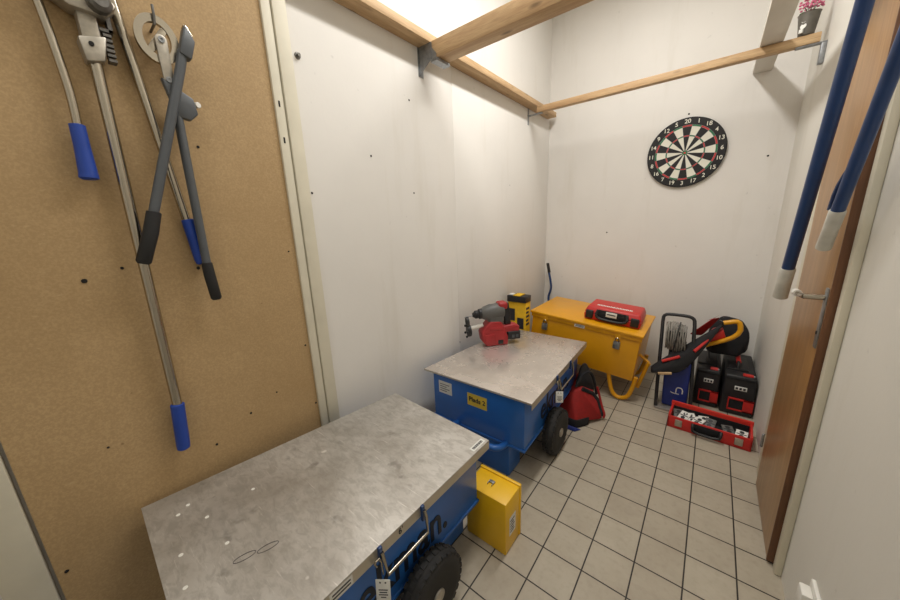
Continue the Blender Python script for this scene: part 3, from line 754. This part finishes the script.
# blue pole in the back-left corner
bp = thing('pole_tool', (.10, 2.17, 0), 'blue pole with black grip leaning in the back left corner behind the chest', 'tool')
MB().tube([(.40, 2.10, .012), (.25, 2.13, .25), (.10, 2.15, .46), (.072, 2.16, .53), (.104, 2.16, .62), (.094, 2.16, .70), (.075, 2.16, .78), (.068, 2.16, .82)], .0105, 12, smooth=2).build('tube', 'dkblue', bp)
MB().tube([(.078, 2.16, .778), (.078, 2.16, .779), (.060, 2.16, .866), (.0595, 2.16, .870)], [.010, .0135, .0135, .009], 14).build('grip', 'blackrub', bp)

# ------------------------------------------------------------------ red and black bag on the floor
bg = thing('tool_bag', (.72, 1.2, 0), 'slumped red and black tool bag on the floor beside the cart wheel', 'bag')
b = MB().hull([(.60, 1.00, .05), (.745, .995, .045), (.858, 1.172, .012), (.845, 1.205, .03), (.74, 1.40, .02), (.60, 1.40, .02), (.685, 1.05, .205), (.735, 1.10, .215), (.80, 1.22, .13), (.62, 1.10, .13), (.66, 1.34, .26)], .008)
b.build('body', 'redfab', bg)
b = MB().hull([(.60, 1.005, .003), (.745, .985, .003), (.800, 1.07, .003), (.80, 1.09, .05), (.745, .993, .055), (.60, .998, .06)], .004)
b.build('base_panel', 'blackfab', bg)
MB().hull([(.66, .955, .001), (.752, .955, .001), (.78, 1.0, .001), (.752, .962, .022), (.66, .96, .03), (.66, 1.0, .001)], .002).build('corner_patch', 'bluetub', bg)
b = MB().tube([(.74, 1.105, .222), (.80, 1.225, .137), (.86, 1.18, .03)], .006, 8, smooth=1, flat=2.2)
b.tube([(.70, 1.10, .225), (.73, 1.15, .32), (.76, 1.25, .28), (.79, 1.26, .13)], .009, 8, smooth=2)
b.build('strap', 'blackfab', bg)
b = MB().hull([(.685, 1.11, .20), (.72, 1.12, .22), (.78, 1.25, .14), (.74, 1.38, .16), (.66, 1.38, .28), (.69, 1.2, .32), (.70, 1.32, .31), (.67, 1.30, .30)], .012)
b.build('top_pouch', 'blackfab', bg)
MB().tube([(.80, 1.225, .20), (.815, 1.23, .14), (.845, 1.20, .075), (.868, 1.175, .05), (.862, 1.17, .025)], .007, 8, smooth=1).build('piping', 'redfab', bg)

# ------------------------------------------------------------------ cable trolley
tr = thing('cable_trolley', (1.18, 1.6, 0), 'blue tub on a black tubular trolley with a toe plate, left of the black boxes', 'trolley')
MB().tube([(1.105, 1.545, .012), (1.095, 1.60, .16), (1.080, 1.70, .47), (1.072, 1.75, .585), (1.082, 1.755, .605), (1.11, 1.757, .612), (1.21, 1.757, .612), (1.24, 1.755, .602), (1.252, 1.75, .58), (1.258, 1.70, .47), (1.285, 1.60, .16), (1.292, 1.575, .03)], .011, 12, smooth=1).build('frame', 'black', tr)
MB().box((1.10, 1.527, 0), (1.285, 1.60, .014), .003).build('toe_plate', 'frost', tr)
MB().prism([(1.132, 1.580, .0145), (1.272, 1.580, .0145), (1.272, 1.72, .0145), (1.132, 1.72, .0145)], [(1.122, 1.615, .325), (1.266, 1.615, .325), (1.266, 1.74, .325), (1.122, 1.74, .325)], .014, 3).build('tub', 'bluetub', tr)
EM = Matrix.Translation((0, 1.5795, 0)) @ Matrix.Rotation(-.112, 4, 'X')
b = MB(EM).extr([(1.172, 0, .142), (1.205, 0, .150), (1.205, 0, .156), (1.172, 0, .148)], (0, .002, 0)).tube([(1.205, 0, .118), (1.205, 0, .152), (1.225, 0, .158), (1.240, 0, .148), (1.240, 0, .118)], .0035, 8, smooth=1).tube([(1.175, 0, .118), (1.19, 0, .112), (1.222, 0, .112)], .003, 8)
b.build('emblem', 'paper', tr)
MB().prism([(1.135, 1.608, .30), (1.256, 1.608, .30), (1.262, 1.74, .30), (1.128, 1.74, .30)], [(1.135, 1.63, .385), (1.25, 1.63, .385), (1.25, 1.74, .385), (1.13, 1.74, .385)], .01, 3).build('tub_cover', 'blackfab', tr)
co = thing('cable_coil', (1.165, 1.67, .39), 'coil of grey cable hung on the black trolley frame', 'cable')
pts = []; rr = random.Random(2)
T = 9
for k in range(T*16):
    a = 2*PI*k/16; fr = k/(T*16)
    x = 1.106+.116*fr+rr.uniform(-.003, .003)
    r = .078+.012*math.sin(fr*PI)+.008*math.sin(k*.37)
    pts.append((x, 1.672+r*.62*math.cos(a), .480+r*1.12*math.sin(a)))
MB().tube(pts, .0050, 8).build('cable', 'cable', co)
MB().lathe([(0, 0), (.045, 0), (.045, .012), (.038, .014), (.038, .094), (.045, .096), (.045, .108), (0, .108)], (1.111, 1.672, .480), (1, 0, 0), 24).build('drum', 'blackfab', co)
MB().tube([(1.16, 1.585, .40), (1.175, 1.60, .56), (1.18, 1.65, .592)], .004, 6, smooth=1).build('tie', 'black', co)

# ------------------------------------------------------------------ black boxes with red frames
def black_box(x0, x1, y0, y1, h, label, red_top):
    t = thing('equipment_case', ((x0+x1)/2, (y0+y1)/2, 0), label, 'case', 'black equipment cases in the back corner')
    MB().prism([(x0, y0, 0), (x1, y0, 0), (x1, y1, 0), (x0, y1, 0)], [(x0+.006, y0+.010, h), (x1-.006, y0+.010, h), (x1-.006, y1-.006, h), (x0+.006, y1-.006, h)], .012, 3).build('body', 'black', t)
    w = x1-x0
    fx0, fx1 = x0+w*.22, x1-.004
    b = MB()
    for lo, hi in (((fx0, .034), (fx1, .044)), ((fx0, .108), (fx1, .118)), ((fx0, .034), (fx0+.007, .118)), ((fx1-w*.30, .034), (fx1, .118))):
        b.box((lo[0], y0-.0065, lo[1]), (hi[0], y0+.006, hi[1]), .002)
    b.build('red_frame', 'red', t)
    MB().box((fx0+.008, y0-.002, .045), (fx1-w*.30, y0+.005, .107)).build('vent', 'blackfab', t)
    s = MB().box((x0+w*.36, y0+.000, .175), (x0+w*.72, y0+.0075, .200), .001).build('sticker', 'paper', t)
    b = MB()
    for k in range(3): b.box((x0+w*(.39+.11*k), y0-.0007, .180), (x0+w*(.46+.11*k), y0-.0001, .195))
    b.build('print', 'ink', s)
    MB().box((x0+.012, y0+.004, h-.028), (x1-.012, y0+.012, h-.012), .003).build('front_groove', 'blackfab', t)
    MB().box((x0+w*.55, y0+.022, h-.004), (x0+w*.86, y0+.055, h+.010), .004).build('top_button', 'red' if red_top else 'dred', t)
    MB().ball((x1-.022, y0+.03, h+.004), .008, 6).build('knob', 'galv', t)
    xm = x0+w*.42
    b = MB().box((xm-.055, y0+.10, h-.004), (xm+.055, y0+.36, h+.012), .008).build('top_pad', 'black', t)
    hl = MB().tube([(xm, y0+.115, h+.005), (xm, y0+.12, h+.036), (xm, y0+.15, h+.047), (xm, y0+.31, h+.047), (xm, y0+.34, h+.036), (xm, y0+.345, h+.005)], .009, 12, smooth=1).build('handle', 'black', t)
    if red_top: MB().tube([(xm, y0+.145, h+.046), (xm, y0+.146, h+.046), (xm, y0+.31, h+.047), (xm, y0+.311, h+.047)], [.009, .0135, .0135, .009], 14).build('handle_grip', 'red', hl)
    return t
black_box(1.293, 1.432, 1.745, 2.15, .262, 'black case with red front frame between the blue trolley and the wider case', False)
black_box(1.440, 1.606, 1.720, 2.18, .268, 'wider black case with red front frame and red grip, against the right wall', True)

# ------------------------------------------------------------------ power cutter lying over the trolley and cases
pc = thing('power_cutter', (1.4, 1.9, .30), 'red and black machine with bent yellow handle lying across the black cases', 'power tool')
b = MB().hull([(1.33, 1.93, .316), (1.52, 1.90, .330), (1.555, 2.0, .36), (1.555, 1.96, .49), (1.50, 1.97, .575), (1.40, 1.99, .590), (1.33, 1.99, .50), (1.36, 2.14, .33), (1.54, 2.12, .34), (1.50, 2.10, .54), (1.40, 2.10, .56)], .02)
b.build('body', 'blackfab', pc)
b = MB().hull([(1.225, 1.80, .47), (1.34, 1.86, .590), (1.355, 1.87, .588), (1.39, 1.94, .590), (1.30, 1.92, .44), (1.25, 1.90, .46)], .008); b.build('side_panel', 'redfab', pc)
b = MB().hull([(1.305, 1.80, .445), (1.405, 1.825, .53), (1.425, 1.83, .475), (1.37, 1.82, .425), (1.35, 1.95, .50), (1.40, 1.95, .52)], .006); b.build('cowling', 'red', pc)
b = MB().hull([(1.050, 1.545, .300), (1.052, 1.545, .240), (1.27, 1.635, .345), (1.26, 1.635, .430), (1.075, 1.48, .275), (1.28, 1.605, .36), (1.42, 1.86, .59), (1.40, 1.88, .55), (1.22, 1.555, .28)], .010); b.build('guide_arm', 'blackfab', pc)
for q in ([(1.11, 1.545, .340), (1.20, 1.582, .380)], [(1.27, 1.63, .415), (1.33, 1.73, .475)]): MB().tube(q, .010, 8).build('trim_strip', 'red', pc)
MB().box((1.100, 1.470, .280), (1.175, 1.488, .293), .003, rot=(0, -.2, .15)).build('wooden_tab', 'pine', pc)
b = MB().tube([(1.285, 1.80, .375), (1.317, 1.815, .405), (1.445, 1.815, .478), (1.488, 1.815, .530), (1.480, 1.815, .590), (1.462, 1.815, .602), (1.400, 1.815, .580)], [.0105, .013, .014, .0145, .0145, .0145, .014], 14, smooth=1)
b.build('handle', 'yellow', pc)
b = MB().tube([(1.40, 1.815, .580), (1.39, 1.85, .575), (1.385, 1.93, .56)], .009, 8).tube([(1.36, 1.82, .43), (1.40, 1.93, .42)], .012, 8).build('handle_mount', 'black', pc)

# ------------------------------------------------------------------ open red case with cards
XO = Matrix.Translation((1.19, 1.345, 0)) @ Matrix.Rotation(-.05, 4, 'Z') @ Matrix.Translation((-1.19, -1.35, 0))
oc = thing('open_case', (1.385, 1.44, 0), 'open red plastic case full of boxed discs on the floor by the door', 'case')
x0, x1, y0, y1, h = 1.190, 1.578, 1.350, 1.520, .088
b = MB(XO).box((x0, y0, 0), (x1, y1, .010), .003)
b.box((x0, y0, .0), (x1, y0+.012, h-.012), .004).box((x0, y0, 0), (x0+.012, y1, h), .004).box((x1-.012, y0, 0), (x1, y1, h), .004)
b.build('tray', 'red', oc)
MB(XO).box((x0-.004, y1-.016, 0), (x1+.004, y1, h+.014), .005).build('hinged_back', 'redlit', oc)
MB(XO).box((x0+.013, y0+.013, .0101), (x1-.013, y1-.0165, .020)).box((x0+.013, y1-.024, .02), (x1-.013, y1-.0165, .074)).build('dark_liner', 'blackfab', oc)  # black liner added to darken the inside of the case
for x in (1.246, 1.523): MB(XO).box((x-.018, y0-.006, .020), (x+.018, y0+.004, .062), .003).build('latch', 'cast', oc)
MB(XO).tube([(1.315, y0+.002, .062), (1.315, y0-.016, .052), (1.318, y0-.020, .022), (1.44, y0-.020, .022), (1.446, y0-.016, .052), (1.446, y0+.002, .062)], .008, 10, smooth=1).build('handle', 'black', oc)
MB(XO).box((1.315, y0-.003, .018), (1.446, y0+.003, .068), .002).build('handle_recess', 'blackfab', oc)
cards = [(1.235, 1.44, .2, .35, 'greydrill'), (1.265, 1.425, -.35, .45, 'paper'), (1.300, 1.43, .5, .5, 'paper'), (1.335, 1.405, -.45, .3, 'paper'),
         (1.365, 1.435, .35, .55, 'paper'), (1.39, 1.425, -.15, .5, 'greydrill'), (1.475, 1.42, .3, .2, 'greydrill'), (1.532, 1.402, -.1, .2, 'paper')]
txt = ['grey boxed disc leftmost in the open red case', 'tilted white boxed disc second from left in the open case', 'white boxed disc third from left in the open case, tilted the other way',
       'white boxed disc at the front middle of the open case', 'white boxed disc at the centre of the open case', 'grey boxed disc right of the centre of the open case', 'dull grey boxed disc right of the gap in the open case', 'white boxed disc rightmost in the open case, by its corner']
for k, ((x, y, rz, rx, mt), lb) in enumerate(zip(cards, txt)):
    X = XO @ Matrix.Translation((x, y, .056+.003*(k % 2))) @ Matrix.Rotation(rz, 4, 'Z') @ Matrix.Rotation(rx, 4, 'X')
    t = thing('boxed_disc', X.translation, lb, 'disc', 'boxed discs in the open red case')
    MB(X).box((-.026, -.034, -.004), (.026, .034, .004), .001).build('sleeve', mt, t)
    b = MB(X)
    b.lathe([(.0, .0), (.011, .0), (.011, .0005), (0, .0006)], (0, .017, .004), (0, 0, 1), 18)
    b.lathe([(.0, .0), (.011, .0), (.011, .0005), (0, .0006)], (0, -.015, .004), (0, 0, 1), 18)
    b.build('disc', 'black', t)
    b = MB(X).box((-.022, -.002, .004), (.022, .004, .0046)).build('band', 'ink', t)

# ------------------------------------------------------------------ light
def area(name, loc, rot, sx, sy, power, col=(1, .95, .87)):
    l = bpy.data.lights.new(name, 'AREA'); l.shape = 'RECTANGLE'; l.size = sx; l.size_y = sy; l.energy = power; l.color = col
    o = bpy.data.objects.new(name, l); COL.objects.link(o); o.location = loc; o.rotation_euler = rot; return o
area('ceiling_fluorescent_light', (.80, .70, HC-.05), (0, 0, 0), .14, 1.5, 34, (1, .975, .94))
area('added_rear_fill_light', (.95, -1.45, HC-.05), (0, 0, 0), .14, 1.4, 9, (1, .975, .94))  # added fill lamp behind the camera, evens out wall gradient and dark faces
w = bpy.data.worlds.new('World'); S.world = w; w.use_nodes = True
w.node_tree.nodes['Background'].inputs['Color'].default_value = (.9, .93, 1, 1)
w.node_tree.nodes['Background'].inputs['Strength'].default_value = .1

# ------------------------------------------------------------------ camera
Rr = [[0.7818522904504094, 0.6223272431889003, -0.03762709532175025], [0.11635528493516488, -0.20494029504837732, -0.9718337939859575], [-0.6125099538661435, 0.7554523663675872, -0.23264410279331668]]
cam = bpy.data.cameras.new('Camera'); co_ = bpy.data.objects.new('Camera', cam); COL.objects.link(co_)
cam.sensor_width = 36; cam.lens = 322.98/900*36; cam.clip_start = .01
R3 = Matrix((Rr[0], [-x for x in Rr[1]], [-x for x in Rr[2]])).transposed()
co_.matrix_world = Matrix.Translation((1.27615, -.86317, 1.28455)) @ R3.to_4x4()
S.camera = co_
S.view_settings.view_transform = 'Standard'; S.view_settings.look = 'None'; S.view_settings.gamma = 1
S.view_settings.use_curve_mapping = False
S.view_settings.exposure = 0
